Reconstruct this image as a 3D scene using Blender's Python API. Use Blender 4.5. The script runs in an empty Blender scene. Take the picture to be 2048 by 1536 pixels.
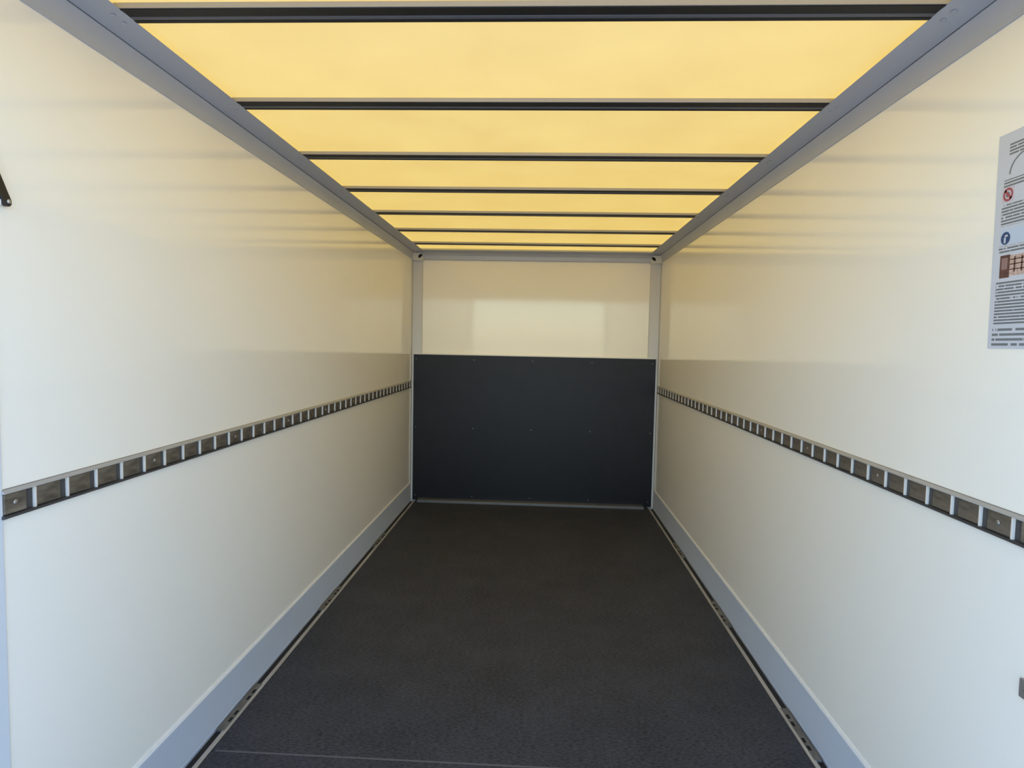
import bpy, bmesh, math, random
from mathutils import Vector, Matrix
random.seed(7)
scene = bpy.context.scene
C = scene.collection

# ------------------------------------------------------------------ camera
F_PX = 1250.0
YAW, PITCH, ROLL = 0.047, -0.0633, 0.0203
cam_pos = Vector((0.0692, 0.0, 1.3676))
fwd = Vector((math.sin(-YAW) * math.cos(PITCH), math.cos(YAW) * math.cos(PITCH), math.sin(PITCH)))
r0 = fwd.cross(Vector((0, 0, 1))).normalized()
u0 = r0.cross(fwd)
right = math.cos(ROLL) * r0 + math.sin(ROLL) * u0
up = -math.sin(ROLL) * r0 + math.cos(ROLL) * u0
cd = bpy.data.cameras.new('camera')
cd.sensor_width = 36.0
cd.lens = F_PX / 2048.0 * 36.0
cd.clip_start = 0.02
cam = bpy.data.objects.new('camera', cd)
M = Matrix((right, up, -fwd)).transposed().to_4x4()
M.translation = cam_pos
cam.matrix_world = M
C.objects.link(cam)
scene.camera = cam

# ------------------------------------------------------------------ sky, sun, exposure
world = bpy.data.worlds.new('sky')
scene.world = world
world.use_nodes = True
wn, wl = world.node_tree.nodes, world.node_tree.links
wn.clear()
sky = wn.new('ShaderNodeTexSky')
sky.sky_type = 'NISHITA'
sky.sun_disc = False
sky.sun_elevation = math.radians(52)
sky.sun_rotation = math.radians(25)
sky.altitude = 100
sky.air_density = 1.0
sky.dust_density = 0.8
sky.ozone_density = 1.5
hsv = wn.new('ShaderNodeHueSaturation')
hsv.inputs['Saturation'].default_value = 1.12
bg = wn.new('ShaderNodeBackground')
bg.inputs['Strength'].default_value = 0.30
wo = wn.new('ShaderNodeOutputWorld')
wl.new(sky.outputs[0], hsv.inputs['Color'])
wl.new(hsv.outputs[0], bg.inputs['Color'])
wl.new(bg.outputs[0], wo.inputs['Surface'])
sd = bpy.data.lights.new('sun', 'SUN')
sd.energy = 2.6
sd.angle = math.radians(2.0)
sd.color = (1.0, 0.95, 0.86)
sun = bpy.data.objects.new('sun', sd)
sdir = Vector((math.sin(math.radians(25)) * math.cos(math.radians(52)), math.cos(math.radians(25)) * math.cos(math.radians(52)), math.sin(math.radians(52))))
sun.rotation_euler = sdir.to_track_quat('Z', 'Y').to_euler()
sun.location = sdir * 20
C.objects.link(sun)
vs = scene.view_settings
vs.view_transform = 'Standard'
vs.look = 'None'
vs.gamma = 1.0
vs.use_curve_mapping = False
vs.exposure = 1.53
scene.cycles.diffuse_bounces = 8
scene.cycles.max_bounces = 14

# ------------------------------------------------------------------ materials
def mat(name, col, rough=0.5, metal=0.0, spec=0.5, bump=None, var=None, coat=0.0):
    """col in linear RGB; bump = (scale xyz, strength, distance); var = (scale xyz, amount) of colour mottling"""
    m = bpy.data.materials.new(name)
    m.use_nodes = True
    n, l = m.node_tree.nodes, m.node_tree.links
    b = n['Principled BSDF']
    b.inputs['Base Color'].default_value = (*col, 1)
    b.inputs['Roughness'].default_value = rough
    b.inputs['Metallic'].default_value = metal
    b.inputs['Specular IOR Level'].default_value = spec
    b.inputs['Coat Weight'].default_value = coat
    b.inputs['Coat Roughness'].default_value = 0.08
    tc = n.new('ShaderNodeTexCoord')
    if var:
        mp = n.new('ShaderNodeMapping'); mp.inputs['Scale'].default_value = var[0]
        nz = n.new('ShaderNodeTexNoise'); nz.inputs['Scale'].default_value = 1.0; nz.inputs['Detail'].default_value = 5
        rp = n.new('ShaderNodeMapRange')
        rp.inputs['From Min'].default_value = 0.3; rp.inputs['From Max'].default_value = 0.7
        rp.inputs['To Min'].default_value = 1 - var[1]; rp.inputs['To Max'].default_value = 1 + var[1]
        mx = n.new('ShaderNodeVectorMath'); mx.operation = 'SCALE'; mx.inputs[0].default_value = col
        l.new(tc.outputs['Object'], mp.inputs[0]); l.new(mp.outputs[0], nz.inputs['Vector'])
        l.new(nz.outputs['Fac'], rp.inputs['Value']); l.new(rp.outputs[0], mx.inputs['Scale'])
        l.new(mx.outputs[0], b.inputs['Base Color'])
    if bump:
        mp = n.new('ShaderNodeMapping'); mp.inputs['Scale'].default_value = bump[0]
        nz = n.new('ShaderNodeTexNoise'); nz.inputs['Scale'].default_value = 1.0; nz.inputs['Detail'].default_value = 3
        bp = n.new('ShaderNodeBump'); bp.inputs['Strength'].default_value = bump[1]; bp.inputs['Distance'].default_value = bump[2]
        l.new(tc.outputs['Object'], mp.inputs[0]); l.new(mp.outputs[0], nz.inputs['Vector'])
        l.new(nz.outputs['Fac'], bp.inputs['Height']); l.new(bp.outputs[0], b.inputs['Normal'])
    return m

MW = mat('white_gelcoat', (0.925, 0.885, 0.80), rough=0.075, spec=0.5, bump=((3, 3, 3), 0.05, 0.01), var=((1.2, 1.2, 1.2), 0.012))
MALU = mat('anodised_aluminium', (0.57, 0.62, 0.71), rough=0.40, metal=0.03, var=((3, 0.4, 3), 0.05))
MRAIL = mat('grey_roof_rail_metal', (0.46, 0.48, 0.53), rough=0.42, metal=0.08, var=((3, 0.4, 3), 0.04))
MPOST = mat('pale_grey_post_metal', (0.58, 0.56, 0.54), rough=0.45, metal=0.1)
MLIP = mat('bright_trim_edge', (0.80, 0.80, 0.80), rough=0.35)
MSTRIP = mat('dull_floor_edge_metal', (0.50, 0.47, 0.43), rough=0.45, metal=0.4, var=((30, 4, 30), 0.25))
MANCH = mat('dirty_anchor_metal', (0.15, 0.14, 0.12), rough=0.5, metal=0.2, var=((60, 20, 60), 0.4))
MBLACK = mat('black_gap_rubber', (0.008, 0.008, 0.009), rough=0.7)
MHOLE = mat('hole_black', (0.003, 0.003, 0.003), rough=0.9)
MBOWL = mat('galvanised_bow_face', (0.42, 0.39, 0.35), rough=0.5, metal=0.2)
MBOWD = mat('bow_channel_shade', (0.004, 0.004, 0.0045), rough=0.6)  # near-black colour carries the shade of the channel hollow
MBOWG = mat('grey_bow_lip', (0.10, 0.10, 0.11), rough=0.45)
MTRK = mat('bronze_grey_rail', (0.165, 0.138, 0.105), rough=0.36, metal=0.2, var=((60, 14, 45), 0.5))
MTRKD = mat('rail_recess_shade', (0.050, 0.047, 0.046), rough=0.45)  # shade of the recesses beside the bars put into the colour; lower flange shares it
MTRKF = mat('rail_flange_grey', (0.42, 0.40, 0.37), rough=0.45, metal=0.1)
MBAR = mat('pale_bar', (0.70, 0.66, 0.60), rough=0.4)
MSCREW = mat('steel_screw', (0.45, 0.45, 0.44), rough=0.35, metal=0.8)
MPSCREW = mat('dull_screw', (0.22, 0.22, 0.22), rough=0.45, metal=0.6)
MPAPER = mat('notice_paper', (0.56, 0.58, 0.64), rough=0.45)
MRED = mat('print_red', (0.36, 0.07, 0.09), rough=0.5)
MBLUE = mat('print_blue', (0.02, 0.06, 0.16), rough=0.5)
MBROWN = mat('print_brown', (0.10, 0.045, 0.04), rough=0.5, var=((300, 300, 120), 0.5))
MTAN = mat('print_tan', (0.50, 0.36, 0.30), rough=0.5, var=((220, 220, 220), 0.35))
MGREY = mat('print_grey', (0.17, 0.18, 0.19), rough=0.6)
MPL = mat('black_plastic', (0.012, 0.012, 0.013), rough=0.35)
MGROUND = mat('concrete_yard', (0.40, 0.39, 0.37), rough=0.9, var=((0.8, 0.8, 0.8), 0.1), bump=((60, 60, 60), 0.3, 0.01))

def floor_mat():
    m = mat('antislip_phenolic_floor', (0.036, 0.033, 0.030), rough=0.55, spec=0.14)
    n, l = m.node_tree.nodes, m.node_tree.links
    b = n['Principled BSDF']
    tc = n.new('ShaderNodeTexCoord')
    nz = n.new('ShaderNodeTexNoise'); nz.inputs['Scale'].default_value = 115; nz.inputs['Detail'].default_value = 4; nz.inputs['Roughness'].default_value = 0.7
    n2 = n.new('ShaderNodeTexNoise'); n2.inputs['Scale'].default_value = 3.5; n2.inputs['Detail'].default_value = 9; n2.inputs['Roughness'].default_value = 0.75
    mp = n.new('ShaderNodeMapping'); mp.inputs['Scale'].default_value = (0.55, 1.3, 1)
    l.new(tc.outputs['Object'], mp.inputs[0]); l.new(mp.outputs[0], nz.inputs['Vector'])
    l.new(tc.outputs['Object'], n2.inputs['Vector'])
    ad = n.new('ShaderNodeMath'); ad.operation = 'ADD'
    sc1 = n.new('ShaderNodeMath'); sc1.operation = 'MULTIPLY'; sc1.inputs[1].default_value = 1.5
    sc2 = n.new('ShaderNodeMath'); sc2.operation = 'MULTIPLY'; sc2.inputs[1].default_value = 0.5
    l.new(nz.outputs['Fac'], sc1.inputs[0]); l.new(n2.outputs['Fac'], sc2.inputs[0])
    l.new(sc1.outputs[0], ad.inputs[0]); l.new(sc2.outputs[0], ad.inputs[1])
    cr = n.new('ShaderNodeValToRGB')
    cr.color_ramp.elements[0].position = 0.40; cr.color_ramp.elements[0].color = (0.027, 0.0282, 0.033, 1)
    cr.color_ramp.elements[1].position = 0.62; cr.color_ramp.elements[1].color = (0.074, 0.0770, 0.090, 1)
    h = n.new('ShaderNodeMath'); h.operation = 'MULTIPLY'; h.inputs[1].default_value = 0.5
    l.new(ad.outputs[0], h.inputs[0]); l.new(h.outputs[0], cr.inputs[0]); l.new(cr.outputs[0], b.inputs['Base Color'])
    bp = n.new('ShaderNodeBump'); bp.inputs['Strength'].default_value = 0.35; bp.inputs['Distance'].default_value = 0.002
    l.new(nz.outputs['Fac'], bp.inputs['Height']); l.new(bp.outputs[0], b.inputs['Normal'])
    return m
MFLOOR = floor_mat()
MPANEL = mat('dark_phenolic_panel', (0.0078, 0.0078, 0.0105), rough=0.40, spec=0.25, bump=((220, 220, 220), 0.12, 0.001), var=((14, 14, 14), 0.12))

def roof_mat():
    m = bpy.data.materials.new('translucent_yellow_roof')
    m.use_nodes = True
    n, l = m.node_tree.nodes, m.node_tree.links
    n.clear()
    out = n.new('ShaderNodeOutputMaterial')
    tr = n.new('ShaderNodeBsdfTranslucent')
    df = n.new('ShaderNodeBsdfDiffuse'); df.inputs['Color'].default_value = (0.85, 0.74, 0.50, 1)
    mx = n.new('ShaderNodeMixShader'); mx.inputs[0].default_value = 0.60
    tc = n.new('ShaderNodeTexCoord')
    nz = n.new('ShaderNodeTexNoise'); nz.inputs['Scale'].default_value = 3.2; nz.inputs['Detail'].default_value = 6; nz.inputs['Roughness'].default_value = 0.6
    cr = n.new('ShaderNodeValToRGB')
    cr.color_ramp.elements[0].position = 0.3; cr.color_ramp.elements[0].color = (0.49, 0.292, 0.055, 1)
    cr.color_ramp.elements[1].position = 0.7; cr.color_ramp.elements[1].color = (0.54, 0.342, 0.074, 1)
    l.new(tc.outputs['Object'], nz.inputs['Vector']); l.new(nz.outputs['Fac'], cr.inputs[0]); l.new(cr.outputs[0], tr.inputs['Color'])
    l.new(tr.outputs[0], mx.inputs[1]); l.new(df.outputs[0], mx.inputs[2]); l.new(mx.outputs[0], out.inputs['Surface'])
    return m
MROOF = roof_mat()

def text_mat(name, pitch, duty, word, ink=(0.10, 0.11, 0.12)):
    """flat print: rows of illegible dark text strokes on the notice paper"""
    m = mat(name, (0.56, 0.58, 0.64), rough=0.45)
    n, l = m.node_tree.nodes, m.node_tree.links
    b = n['Principled BSDF']
    tc = n.new('ShaderNodeTexCoord'); sp = n.new('ShaderNodeSeparateXYZ'); l.new(tc.outputs['Object'], sp.inputs[0])
    def mth(op, a, bb=None):
        k = n.new('ShaderNodeMath'); k.operation = op
        for i, v in enumerate((a, bb)):
            if v is None: continue
            if isinstance(v, (int, float)): k.inputs[i].default_value = v
            else: l.new(v, k.inputs[i])
        return k.outputs[0]
    rows = mth('DIVIDE', sp.outputs['Z'], pitch)
    band = mth('LESS_THAN', mth('FRACT', rows), duty)
    cb = n.new('ShaderNodeCombineXYZ')
    l.new(mth('MULTIPLY', sp.outputs['Y'], word), cb.inputs[0]); l.new(mth('MULTIPLY', mth('FLOOR', rows), 7.3), cb.inputs[1])
    nz = n.new('ShaderNodeTexNoise'); nz.inputs['Scale'].default_value = 1.0; nz.inputs['Detail'].default_value = 2
    l.new(cb.outputs[0], nz.inputs['Vector'])
    ink_f = mth('MULTIPLY', band, mth('GREATER_THAN', nz.outputs['Fac'], 0.36))
    mx = n.new('ShaderNodeMix'); mx.data_type = 'RGBA'
    mx.inputs['A'].default_value = (0.56, 0.58, 0.64, 1); mx.inputs['B'].default_value = (*ink, 1)
    l.new(mth('MULTIPLY', ink_f, 0.85), mx.inputs['Factor']); l.new(mx.outputs['Result'], b.inputs['Base Color'])
    return m
MTEXT = text_mat('print_text_rows', 0.0066, 0.56, 130, (0.07, 0.085, 0.09))
MTEXTB = text_mat('print_bold_rows', 0.0105, 0.5, 60)

# ------------------------------------------------------------------ helpers
def link(name, bm, m, parent=None, smooth=False):
    bmesh.ops.recalc_face_normals(bm, faces=bm.faces)
    me = bpy.data.meshes.new(name); bm.to_mesh(me); bm.free()
    if m: me.materials.append(m)
    if smooth:
        for p in me.polygons: p.use_smooth = True
    o = bpy.data.objects.new(name, me); C.objects.link(o)
    if parent: o.parent = parent
    return o
def add_box(bm, x0, x1, y0, y1, z0, z1, bevel=0.0):
    r = bmesh.ops.create_cube(bm, size=1.0)
    vsx = r['verts']
    for v in vsx:
        v.co = Vector(((x0 + x1) / 2 + v.co.x * (x1 - x0), (y0 + y1) / 2 + v.co.y * (y1 - y0), (z0 + z1) / 2 + v.co.z * (z1 - z0)))
    if bevel:
        es = list({e for v in vsx for e in v.link_edges})
        bmesh.ops.bevel(bm, geom=es, offset=bevel, segments=2, affect='EDGES', profile=0.6)
def box(name, b, m, parent=None, bevel=0.0):
    bm = bmesh.new(); add_box(bm, *b, bevel=bevel)
    return link(name, bm, m, parent)
def prism(name, pts, axis, a0, a1, m, parent=None):
    """closed profile extruded along axis: 'Y' takes (x,z) points, 'X' takes (y,z), 'Z' takes (x,y)"""
    bm = bmesh.new()
    def P(p, a): return {'Y': (p[0], a, p[1]), 'X': (a, p[0], p[1]), 'Z': (p[0], p[1], a)}[axis]
    A = [bm.verts.new(P(p, a0)) for p in pts]; B = [bm.verts.new(P(p, a1)) for p in pts]
    k = len(pts)
    for i in range(k): bm.faces.new((A[i], A[(i + 1) % k], B[(i + 1) % k], B[i]))
    bm.faces.new(A); bm.faces.new(B[::-1])
    return link(name, bm, m, parent)
def disc(name, c, axis, r, h, m, parent=None, seg=14, dome=0.6, sy=1.0):
    """short screw-head like lathe of height h along axis, rim radius r"""
    bm = bmesh.new()
    ax = Vector(axis).normalized(); t = ax.orthogonal().normalized(); s = ax.cross(t)
    if abs(ax.x) > 0.9: t, s = Vector((0, 1, 0)), Vector((0, 0, 1))
    if abs(ax.z) > 0.9: t, s = Vector((1, 0, 0)), Vector((0, 1, 0))
    if abs(ax.y) > 0.9: t, s = Vector((1, 0, 0)), Vector((0, 0, 1))
    c = Vector(c); rings = []
    for rr, hh in ((r, 0), (r, h * 0.4), (r * dome, h)):
        rings.append([bm.verts.new(c + ax * hh + rr * (math.cos(2 * math.pi * i / seg) * t + sy * math.sin(2 * math.pi * i / seg) * s)) for i in range(seg)])
    for a, b in zip(rings, rings[1:]):
        for i in range(seg): bm.faces.new((a[i], a[(i + 1) % seg], b[(i + 1) % seg], b[i]))
    bm.faces.new(rings[-1]); bm.faces.new(rings[0][::-1])
    return link(name, bm, m, parent)
def empty(name, loc=(0, 0, 0)):
    o = bpy.data.objects.new(name, None); o.empty_display_size = 0.1; C.objects.link(o)
    o.location = loc
    return o
def structure(o): o['kind'] = 'structure'; return o
def tag(o, label, cat): o['label'] = label; o['category'] = cat; return o
def copy_part(o, parent, off=(0, 0, 0)):
    c = o.copy(); c.parent = parent; c.location = o.location + Vector(off); C.objects.link(c); return c

# ------------------------------------------------------------------ dimensions (metres)
W = 1.05                # wall faces at x = +-W
Y0, YB = 0.72, 5.345    # rear opening, back wall face
ZA, ZB, ZC = 2.0716, 2.1284, 2.1462
XB, XC = 1.0306, 0.9565
ZR = 2.1625             # roof sheet
BOW0, BOWSTEP, BOWW = 1.499, 0.573, 0.064

# ------------------------------------------------------------------ shell
structure(box('wall_left', (-W - 0.035, -W, Y0, YB + 0.03, -0.12, ZR - 0.002), MW))
structure(box('wall_right', (W, W + 0.035, Y0, YB + 0.03, -0.12, ZR - 0.002), MW))
structure(box('wall_back', (-W, W, YB, YB + 0.03, -0.12, ZR - 0.002), MW))
structure(box('ground', (-40, 40, -40, 40, -1.0, -0.85), MGROUND))

floor = structure(box('floor', (-W, W, Y0, YB, -0.12, -0.022), MBLACK))
SEAM = 1.948
box('floor_panel', (-0.9985, 0.9985, SEAM + 0.0012, YB - 0.012, -0.021, 0.0), MFLOOR, floor, bevel=0.0008)
box('floor_panel', (-0.9985, 0.9985, Y0 + 0.002, SEAM - 0.0012, -0.021, 0.0), MFLOOR, floor, bevel=0.0008)
box('joint_strip', (-0.985, 0.985, SEAM - 0.0035, SEAM + 0.0035, -0.020, 0.0006), mat('grey_joint_filler', (0.10, 0.10, 0.11), rough=0.5), floor)

# ceiling: yellow translucent sheet in bays between the bows
ceiling = structure(empty('ceiling', (0, 0, ZR)))
def roof_panel(y0, y1):
    bm = bmesh.new(); nx, ny = 20, 8; g = []
    ph = random.random() * 6
    for j in range(ny + 1):
        row = []
        for i in range(nx + 1):
            x = -1.075 + 2.15 * i / nx; y = y0 + (y1 - y0) * j / ny
            e = max(0, 1 - (x / 1.0) ** 2) * math.sin(math.pi * j / ny)
            row.append(bm.verts.new((x, y, 0.006 * e + 0.0015 * math.sin(3 * x + ph) * e)))
        g.append(row)
    for j in range(ny):
        for i in range(nx): bm.faces.new((g[j][i], g[j][i + 1], g[j + 1][i + 1], g[j + 1][i]))
    return link('roof_panel', bm, MROOF, ceiling, smooth=True)
bows = [BOW0 + BOWSTEP * k for k in range(-1, 7)]
edges = [Y0 - 0.03] + [b + BOWW / 2 for b in bows] + [YB + 0.05]
for a, b in zip(edges, edges[1:]): roof_panel(a, b)
# roof bows: open channel, galvanised face towards the doors, hollow's shade painted in as black, grey lip
zl = -ZR
bow = prism('roof_bow', [(0, 2.1612 + zl), (0, 2.1600 + zl), (0.0005, 2.1465 + zl), (0.034, 2.1475 + zl), (0.036, 2.1535 + zl), (0.050, 2.1535 + zl),
                         (0.052, 2.1465 + zl), (0.064, 2.1465 + zl), (0.064, 2.1612 + zl)], 'X', -0.972, 0.972, MBOWD, ceiling)
bow_face = box('bow_face', (-0.972, 0.972, -0.003, 0.0, 2.1490 + zl, 2.1614 + zl), MBOWL, bow)
bow_lip = box('bow_lip', (-0.956, 0.956, 0.0365, 0.0495, 2.1466 + zl, 2.1530 + zl), MBOWG, bow, bevel=0.0015)
bow.location.y = bows[0]
for y in bows[1:]:
    nb = copy_part(bow, ceiling); nb.location = (0, y, 0)
    copy_part(bow_face, nb); copy_part(bow_lip, nb)

# roof rails (coved edge profiles) along both walls and across the front
def cove(s):
    lo = [(W, ZA), (W - 0.0035, ZA), (W - 0.0045, ZA + 0.003)]
    cv = []
    for i in range(1, 7):
        t = i / 6
        cv.append((W - 0.0045 - (W - 0.0045 - XB) * t ** 1.7, ZA + 0.003 + (ZB - ZA - 0.003) * t))
    pts = lo + cv + [(XB + 0.0030, ZB + 0.0060), (XB + 0.0020, ZB + 0.0085), (XB - 0.0025, ZB + 0.0022), (XC + 0.003, ZC - 0.0005), (XC, ZC + 0.0008), (XC + 0.004, ZC + 0.003), (XC + 0.022, 2.1605), (W, 2.1605)]
    return [(s * x, z) for x, z in pts]
rails = {}
for s, nm in ((-1, 'trim_1'), (1, 'trim_2')):
    t = structure(prism(nm, cove(s), 'Y', Y0 + 0.05, YB - 0.002, MRAIL)); rails[s] = t
    first = None
    for y in bows:
        for dy in (0.012, 0.050):
            xx = s * (XC + 0.026)
            if first is None: first = disc('rivet', (0, 0, 0), (s * 0.2, 0, -1), 0.006, 0.002, MRAIL, t)
            o = first if first.parent and first.location.length == 0 else copy_part(first, t)
            o.location = (xx, y + dy, ZC - 0.0005 - (ZC - ZB) * 0.026 / (XB - XC) * -0 - 0.0062)
tb = structure(prism('trim_3', [(YB, ZA), (YB - 0.012, ZA), (YB - 0.016, ZA + 0.004), (YB - 0.022, ZA + 0.035), (YB - 0.034, ZB - 0.004), (YB - 0.036, ZB),
                                (YB - 0.085, ZC - 0.002), (YB - 0.087, ZC + 0.0005), (YB - 0.070, 2.1605), (YB, 2.1605)], 'X', -XB, XB, MRAIL))

# corner posts
for s, nm in ((-1, 'trim_4'), (1, 'trim_5')):
    p = structure(prism(nm, [(s * W, YB - 0.055), (s * (W - 0.004), YB - 0.055), (s * (W - 0.006), YB - 0.020), (s * 0.966, YB - 0.008), (s * 0.962, YB - 0.004), (s * 0.962, YB), (s * W, YB)], 'Z', -0.02, 2.10, MPOST))
    cap = prism('corner_cap', [(s * W, YB - 0.062), (s * (W - 0.012), YB - 0.062), (s * 0.958, YB - 0.024), (s * 0.954, YB - 0.012), (s * 0.954, YB), (s * W, YB)], 'Z', 2.062, 2.126, MPOST, p)
    bm = bmesh.new()
    for i in range(12):
        a = 2 * math.pi * i / 12
        lx, lz = 0.025 * math.cos(a), 0.0115 * math.sin(a)
        q = math.radians(35)
        bm.verts.new((s * (0.985 - (lx * math.cos(q) - lz * math.sin(q))), 0, 2.098 + lx * math.sin(q) * 1 + lz * math.cos(q)))
    bm.verts.ensure_lookup_table(); f = bm.faces.new(bm.verts)
    e = bmesh.ops.extrude_face_region(bm, geom=[f]); 
    for v in e['geom']:
        if isinstance(v, bmesh.types.BMVert): v.co.y += 0.01
    for v in bm.verts: v.co.y += YB - 0.0415
    link('cap_slot', bm, MHOLE, cap)

# kick plates along the wall feet
for s, nm in ((-1, 'baseboard_left'), (1, 'baseboard_right')):
    b = structure(prism(nm, [(s * W, -0.02), (s * 1.0430, -0.02), (s * 1.0430, 0.004), (s * 1.0440, 0.006), (s * 1.0440, 0.150), (s * W, 0.150)], 'Y', Y0 + 0.03, YB - 0.056, MALU))
    prism('top_lip', [(s * W, 0.150), (s * 1.0425, 0.150), (s * 1.0425, 0.154), (s * 1.0455, 0.1595), (s * W, 0.1595)], 'Y', Y0 + 0.03, YB - 0.056, MLIP, b)
# floor edge strips with anchor plates let into the black gap
for s, nm in ((-1, 'trim_6'), (1, 'trim_7')):
    t = structure(prism(nm, [(s * 0.9995, -0.02), (s * 0.9990, 0.0015), (s * 1.0010, 0.0030), (s * 1.0130, 0.0030), (s * 1.0150, 0.0015), (s * 1.0150, -0.02)], 'Y', Y0 + 0.01, YB - 0.07, MSTRIP))
    box('gap_seal', tuple(sorted((s * 1.0152, s * 1.0398))) + (Y0 + 0.01, YB - 0.06, -0.021, -0.006), MBLACK, t)
    for yc in (1.21, 2.20, 3.20, 4.20):
        pl = box('anchor_plate', tuple(sorted((s * 1.0085, s * 1.0335))) + (yc - 0.150, yc + 0.150, -0.004, 0.0042), MANCH, t, bevel=0.001)
        for dy in (-0.088, -0.045, 0.050, 0.095):
            bm = bmesh.new()
            add_box(bm, *sorted((s * 1.0110, s * 1.0220)), yc + dy - 0.013, yc + dy + 0.013, 0.0036, 0.0045, bevel=0.0004)
            link('anchor_hole', bm, MHOLE, pl)

# rear door frame linings and portal
for s, nm, ye in ((-1, 'trim_8', 1.232), (1, 'trim_9', 1.085)):
    structure(box(nm, tuple(sorted((s * (W - 0.004), s * W))) + (Y0, ye, 0.165, ZA - 0.002), mat('frame_lining', (0.66, 0.69, 0.73), rough=0.3), bevel=0.0012))
for s, nm in ((-1, 'trim_10'), (1, 'trim_11')):
    structure(prism(nm, [(s * (W - 0.006), Y0), (s * (W - 0.006), Y0 - 0.05), (s * (W + 0.07), Y0 - 0.05), (s * (W + 0.07), Y0 + 0.06), (s * (W + 0.037), Y0 + 0.06), (s * (W + 0.037), Y0)], 'Z', -0.14, 2.21, MPOST))
structure(prism('trim_12', [(Y0 - 0.05, 2.06), (Y0 + 0.04, 2.06), (Y0 + 0.05, 2.07), (Y0 + 0.05, ZR - 0.002), (Y0 - 0.03, ZR - 0.002), (Y0 - 0.03, 2.21), (Y0 - 0.05, 2.21)], 'X', -W + 0.006, W - 0.006, MPOST))
structure(box('sill', (-W - 0.06, W + 0.06, Y0 - 0.05, Y0 - 0.001, -0.14, -0.002), MALU, bevel=0.003))

# ------------------------------------------------------------------ lashing rails on the side walls
def lashing_rail(s, label, y_end, screw0):
    t = tag(empty('lashing_rail', (s * W, y_end, 0.981)), label, 'lashing rail')
    inv = Vector((-s * W, -y_end, -0.981))
    def put(o): o.location = inv; return o
    z0, z1 = 0.9815, 1.0430
    y1 = YB - 0.056
    X = lambda d: s * (W - d)
    put(box('back_plate', tuple(sorted((X(0), X(0.003)))) + (y_end, y1, z0, z1), MTRKD, t))
    put(prism('flange', [(X(0), z1 + 0.0005), (X(0.009), z1 - 0.0025), (X(0.0115), z1 - 0.0045), (X(0.012), z1 - 0.0085), (X(0.003), z1 - 0.0085), (X(0), z1 - 0.006)], 'Y', y_end, y1, MTRKF, t))
    put(prism('flange', [(X(0), z0 - 0.001), (X(0.010), z0), (X(0.012), z0 + 0.002), (X(0.012), z0 + 0.0065), (X(0.003), z0 + 0.0065), (X(0), z0 + 0.005)], 'Y', y_end, y1, MTRKD, t))
    n = int((y1 - 1.311) / 0.0955) + 1
    bar0 = plate0 = None
    zc = (z0 + z1) / 2
    ys = [1.311 + 0.0955 * k for k in range(n)]
    for k, y in enumerate(ys):
        if bar0 is None:
            bm = bmesh.new(); add_box(bm, *sorted((X(0.003), X(0.0095))), -0.0024, 0.0024, z0 + 0.0066, z1 - 0.0086, bevel=0.0008)
            bar0 = o = link('bar', bm, MBAR, t)
        else: o = copy_part(bar0, t)
        o.location = inv + Vector((0, y, 0))
        if y + 0.09 < y1:
            if plate0 is None:
                bm = bmesh.new(); add_box(bm, *sorted((X(0.003), X(0.0075))), 0.0045, 0.0730, z0 + 0.0085, z1 - 0.0105, bevel=0.0022)
                plate0 = o = link('cell_plate', bm, MTRK, t)
            else: o = copy_part(plate0, t)
            o.location = inv + Vector((0, y, 0))
    # cell before the first bar
    bm = bmesh.new(); add_box(bm, *sorted((X(0.003), X(0.0075))), y_end + 0.004, 1.2885, z0 + 0.0085, z1 - 0.0105, bevel=0.0022)
    put(link('cell_plate', bm, MTRK, t))
    sc = None
    y = screw0
    while y < y1 - 0.05:
        if sc is None: o = sc = disc('screw', (X(0.0085), 0, zc), (-s, 0, 0), 0.0055, 0.0022, MSCREW, t)
        else: o = copy_part(sc, t)
        o.location = inv + Vector((0, y, 0)); y += 0.0955 * 5
    return t
lashing_rail(-1, 'dark lashing rail with pale bars on the wall facing the printed notice', 1.228, 1.258)
lashing_rail(1, 'dark lashing rail with pale bars on the wall below the printed notice', 1.215, 1.350)

# ------------------------------------------------------------------ dark lining panel on the front wall
pan = tag(empty('bulkhead_panel', (0, 5.315, 0)), 'dark grey plywood lining panel covering lower half of the end wall', 'panel')
def inp(o, p=pan): o.location = o.location - p.location; return o
inp(box('board', (-1.0285, 1.0285, 5.3155, 5.3365, 0.004, 1.2665), MPANEL, pan, bevel=0.0012))
inp(prism('foot_strip', [(5.3150, 0.0), (5.240, 0.0), (5.2385, 0.002), (5.2385, 0.019), (5.242, 0.0225), (5.3150, 0.0225)], 'X', -0.972, 0.955, mat('foot_strip_metal', (0.16, 0.16, 0.165), rough=0.4, metal=0.3), pan))
inp(box('top_edge', (-1.0285, 1.0285, 5.3150, 5.3440, 1.2666, 1.2745), MLIP, pan, bevel=0.001))
for z in (1.228, 0.639, 0.046):
    for x in (-1.006, -0.510, -0.010, 0.492, 1.000):
        inp(disc('screw', (x, 5.3155, z), (0, -1, 0), 0.0042, 0.0016, MPSCREW, pan))

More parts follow.
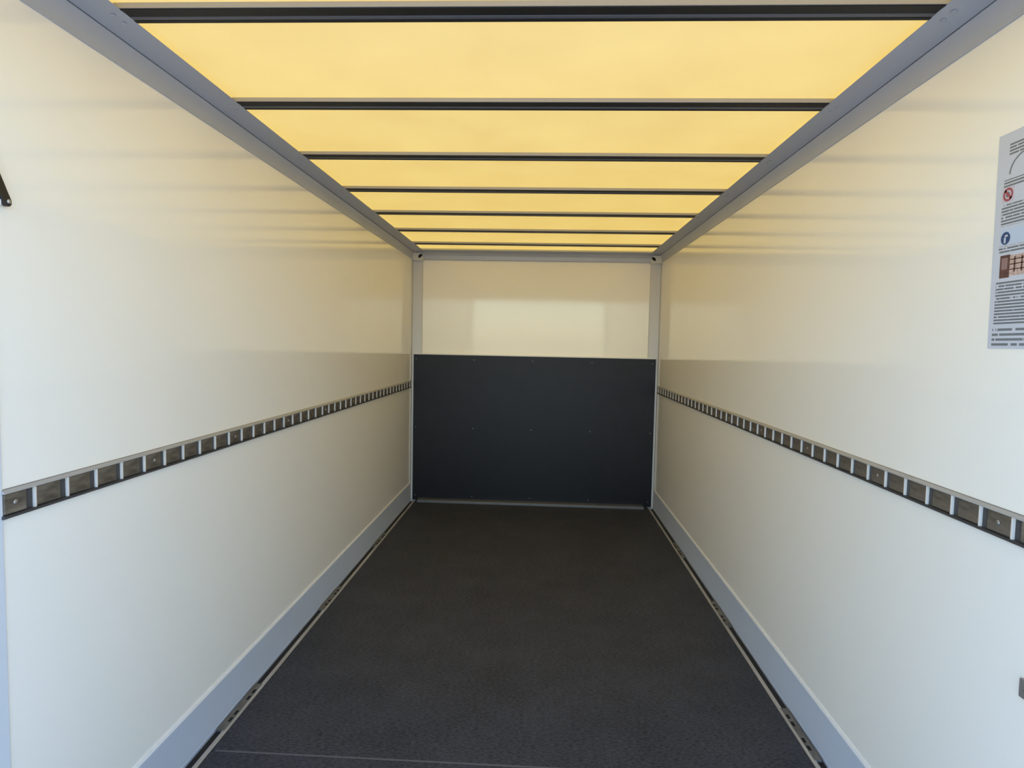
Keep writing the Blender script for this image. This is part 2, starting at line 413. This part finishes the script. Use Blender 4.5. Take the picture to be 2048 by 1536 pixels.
# ------------------------------------------------------------------ printed notice on the wall
PY, PZ0, PZ1 = 1.4290, 1.3795, 1.8370
notice = tag(empty('printed_notice', (W, PY, PZ0)), 'tall white printed notice with red and blue signs stuck on the wall', 'notice')
def onp(o): o.location = o.location - notice.location; return o
bm = bmesh.new(); add_box(bm, W - 0.0012, W - 0.0001, PY - 0.325, PY, PZ0, PZ1)
for v in bm.verts:
    v.co.y += 0.006 * (v.co.z - PZ0) / (PZ1 - PZ0)
onp(link('sheet', bm, MPAPER, notice))
XP = W - 0.0012
def patch(name, u0, u1, z0, z1, m, d=0.0003):
    return onp(box(name, (XP - d, XP + 0.0001, PY - u1, PY - u0, z0, z1), m, notice))
patch('printed_text', 0.028, 0.28, 1.787, 1.812, MTEXT)
patch('printed_text', 0.018, 0.30, 1.722, 1.738, MTEXT)
patch('printed_text', 0.016, 0.30, 1.640, 1.686, MTEXT)
patch('printed_text', 0.015, 0.30, 1.582, 1.598, MTEXT)
patch('printed_text', 0.014, 0.30, 1.430, 1.524, MTEXT)
patch('printed_text', 0.012, 0.30, 1.386, 1.424, MTEXTB)
# line drawing: an arc
bm = bmesh.new(); prev = None
for i in range(15):
    a = math.pi * (1 - i / 14)
    cy, cz = 0.085, 1.748
    q = [(cy + r * 1.3 * math.cos(a), cz + r * math.sin(a)) for r in (0.042, 0.039)]
    vv = [bm.verts.new((XP - 0.0003, PY - u, z)) for u, z in q]
    if prev: bm.faces.new((prev[0], vv[0], vv[1], prev[1]))
    prev = vv
onp(link('line_drawing', bm, MGREY, notice))
def ring(name, u, z, r0, r1, m, d, slash=False):
    bm = bmesh.new(); n = 24; A, B = [], []
    for i in range(n):
        a = 2 * math.pi * i / n
        A.append(bm.verts.new((XP - d, PY - u - r1 * math.cos(a), z + r1 * math.sin(a))))
        if r0: B.append(bm.verts.new((XP - d, PY - u - r0 * math.cos(a), z + r0 * math.sin(a))))
    if r0:
        for i in range(n): bm.faces.new((A[i], A[(i + 1) % n], B[(i + 1) % n], B[i]))
    else: bm.faces.new(A)
    if slash:
        k, w = r1 * 0.68, r1 * 0.14
        bm.faces.new([bm.verts.new((XP - d, PY - u - p, z + q)) for p, q in ((-k - w, k - w), (-k + w, k + w), (k + w, -k + w), (k - w, -k - w))])
    return onp(link(name, bm, m, notice))
RU = 0.032
patch('sign_ground', RU - 0.018, RU + 0.018, 1.690, 1.722, mat('print_pink', (0.56, 0.50, 0.55), rough=0.5), 0.0002)
ring('prohibition_sign', RU, 1.706, 0.0095, 0.0142, MRED, 0.0006, slash=True)
ring('sign_figure', RU - 0.001, 1.706, 0, 0.006, MGREY, 0.0004)
patch('sign_ground', 0.018, 0.300, 1.600, 1.634, mat('print_pale_blue', (0.50, 0.57, 0.69), rough=0.5), 0.0002)
ring('mandatory_sign', 0.033, 1.614, 0, 0.0135, MBLUE, 0.0004)
patch('sign_figure', 0.029, 0.034, 1.604, 1.616, MPAPER, 0.0006)
patch('sign_figure', 0.031, 0.039, 1.617, 1.621, MPAPER, 0.0006)
patch('picture', 0.022, 0.300, 1.533, 1.576, MTAN, 0.0003)
patch('picture_detail', 0.022, 0.050, 1.530, 1.578, MBROWN, 0.0005)
patch('picture_detail', 0.027, 0.044, 1.548, 1.572, mat('print_mauve', (0.28, 0.17, 0.16), rough=0.5), 0.0006)
for u in (0.062, 0.082, 0.102, 0.125, 0.15, 0.18, 0.21, 0.25):
    patch('picture_detail', u, u + 0.004, 1.540, 1.572, MBROWN, 0.0005)
for z in (1.545, 1.556, 1.566):
    patch('picture_detail', 0.05, 0.30, z, z + 0.0022, MBROWN, 0.0005)

# ------------------------------------------------------------------ small fittings
br = tag(empty('door_stay', (-W, 1.27, 1.62)), 'black plastic door stay with a steel bolt on the pale wall', 'door stay')
def inb(o): o.location = o.location - br.location; return o
def yz_plate(name, pts, x0, x1, m):
    bm = bmesh.new()
    A = [bm.verts.new((x0, y, z)) for y, z in pts]; B = [bm.verts.new((x1, y, z)) for y, z in pts]
    k = len(pts)
    for i in range(k): bm.faces.new((A[i], A[(i + 1) % k], B[(i + 1) % k], B[i]))
    bm.faces.new(A); bm.faces.new(B[::-1])
    bmesh.ops.bevel(bm, geom=bm.edges[:], offset=0.001, segments=1, affect='EDGES')
    return inb(link(name, bm, m, br))
tip = [(1.2565 + 0.0085 * math.cos(math.radians(a)), 1.6385 + 0.0085 * math.sin(math.radians(a))) for a in range(-110, 50, 20)]
yz_plate('arm', tip + [(1.2535, 1.662), (1.2465, 1.676), (1.2220, 1.725), (1.2000, 1.735), (1.2150, 1.690), (1.2360, 1.650), (1.2445, 1.640)], -W + 0.0045, -W + 0.0150, MPL)
inb(disc('bolt', (-W + 0.015, 1.2565, 1.6400), (1, 0, 0), 0.0048, 0.003, MSCREW, br))
yz_plate('pivot_plate', [(1.2440, 1.642), (1.2440, 1.630), (1.2000, 1.628), (1.2000, 1.644)], -W + 0.0045, -W + 0.0110, MLIP)
pl = tag(empty('catch_plate', (W, 1.25, 0.68)), 'small grey metal catch plate low on the wall under the notice', 'catch plate')
o = box('plate', (W - 0.007, W - 0.0002, 1.2000, 1.2655, 0.682, 0.720), mat('catch_metal', (0.27, 0.25, 0.23), rough=0.45, metal=0.4), pl, bevel=0.0015); o.location = -pl.location
for y in (1.212, 1.250):
    o = disc('screw', (W - 0.007, y, 0.701), (-1, 0, 0), 0.005, 0.002, MSCREW, pl); o.location = -pl.location
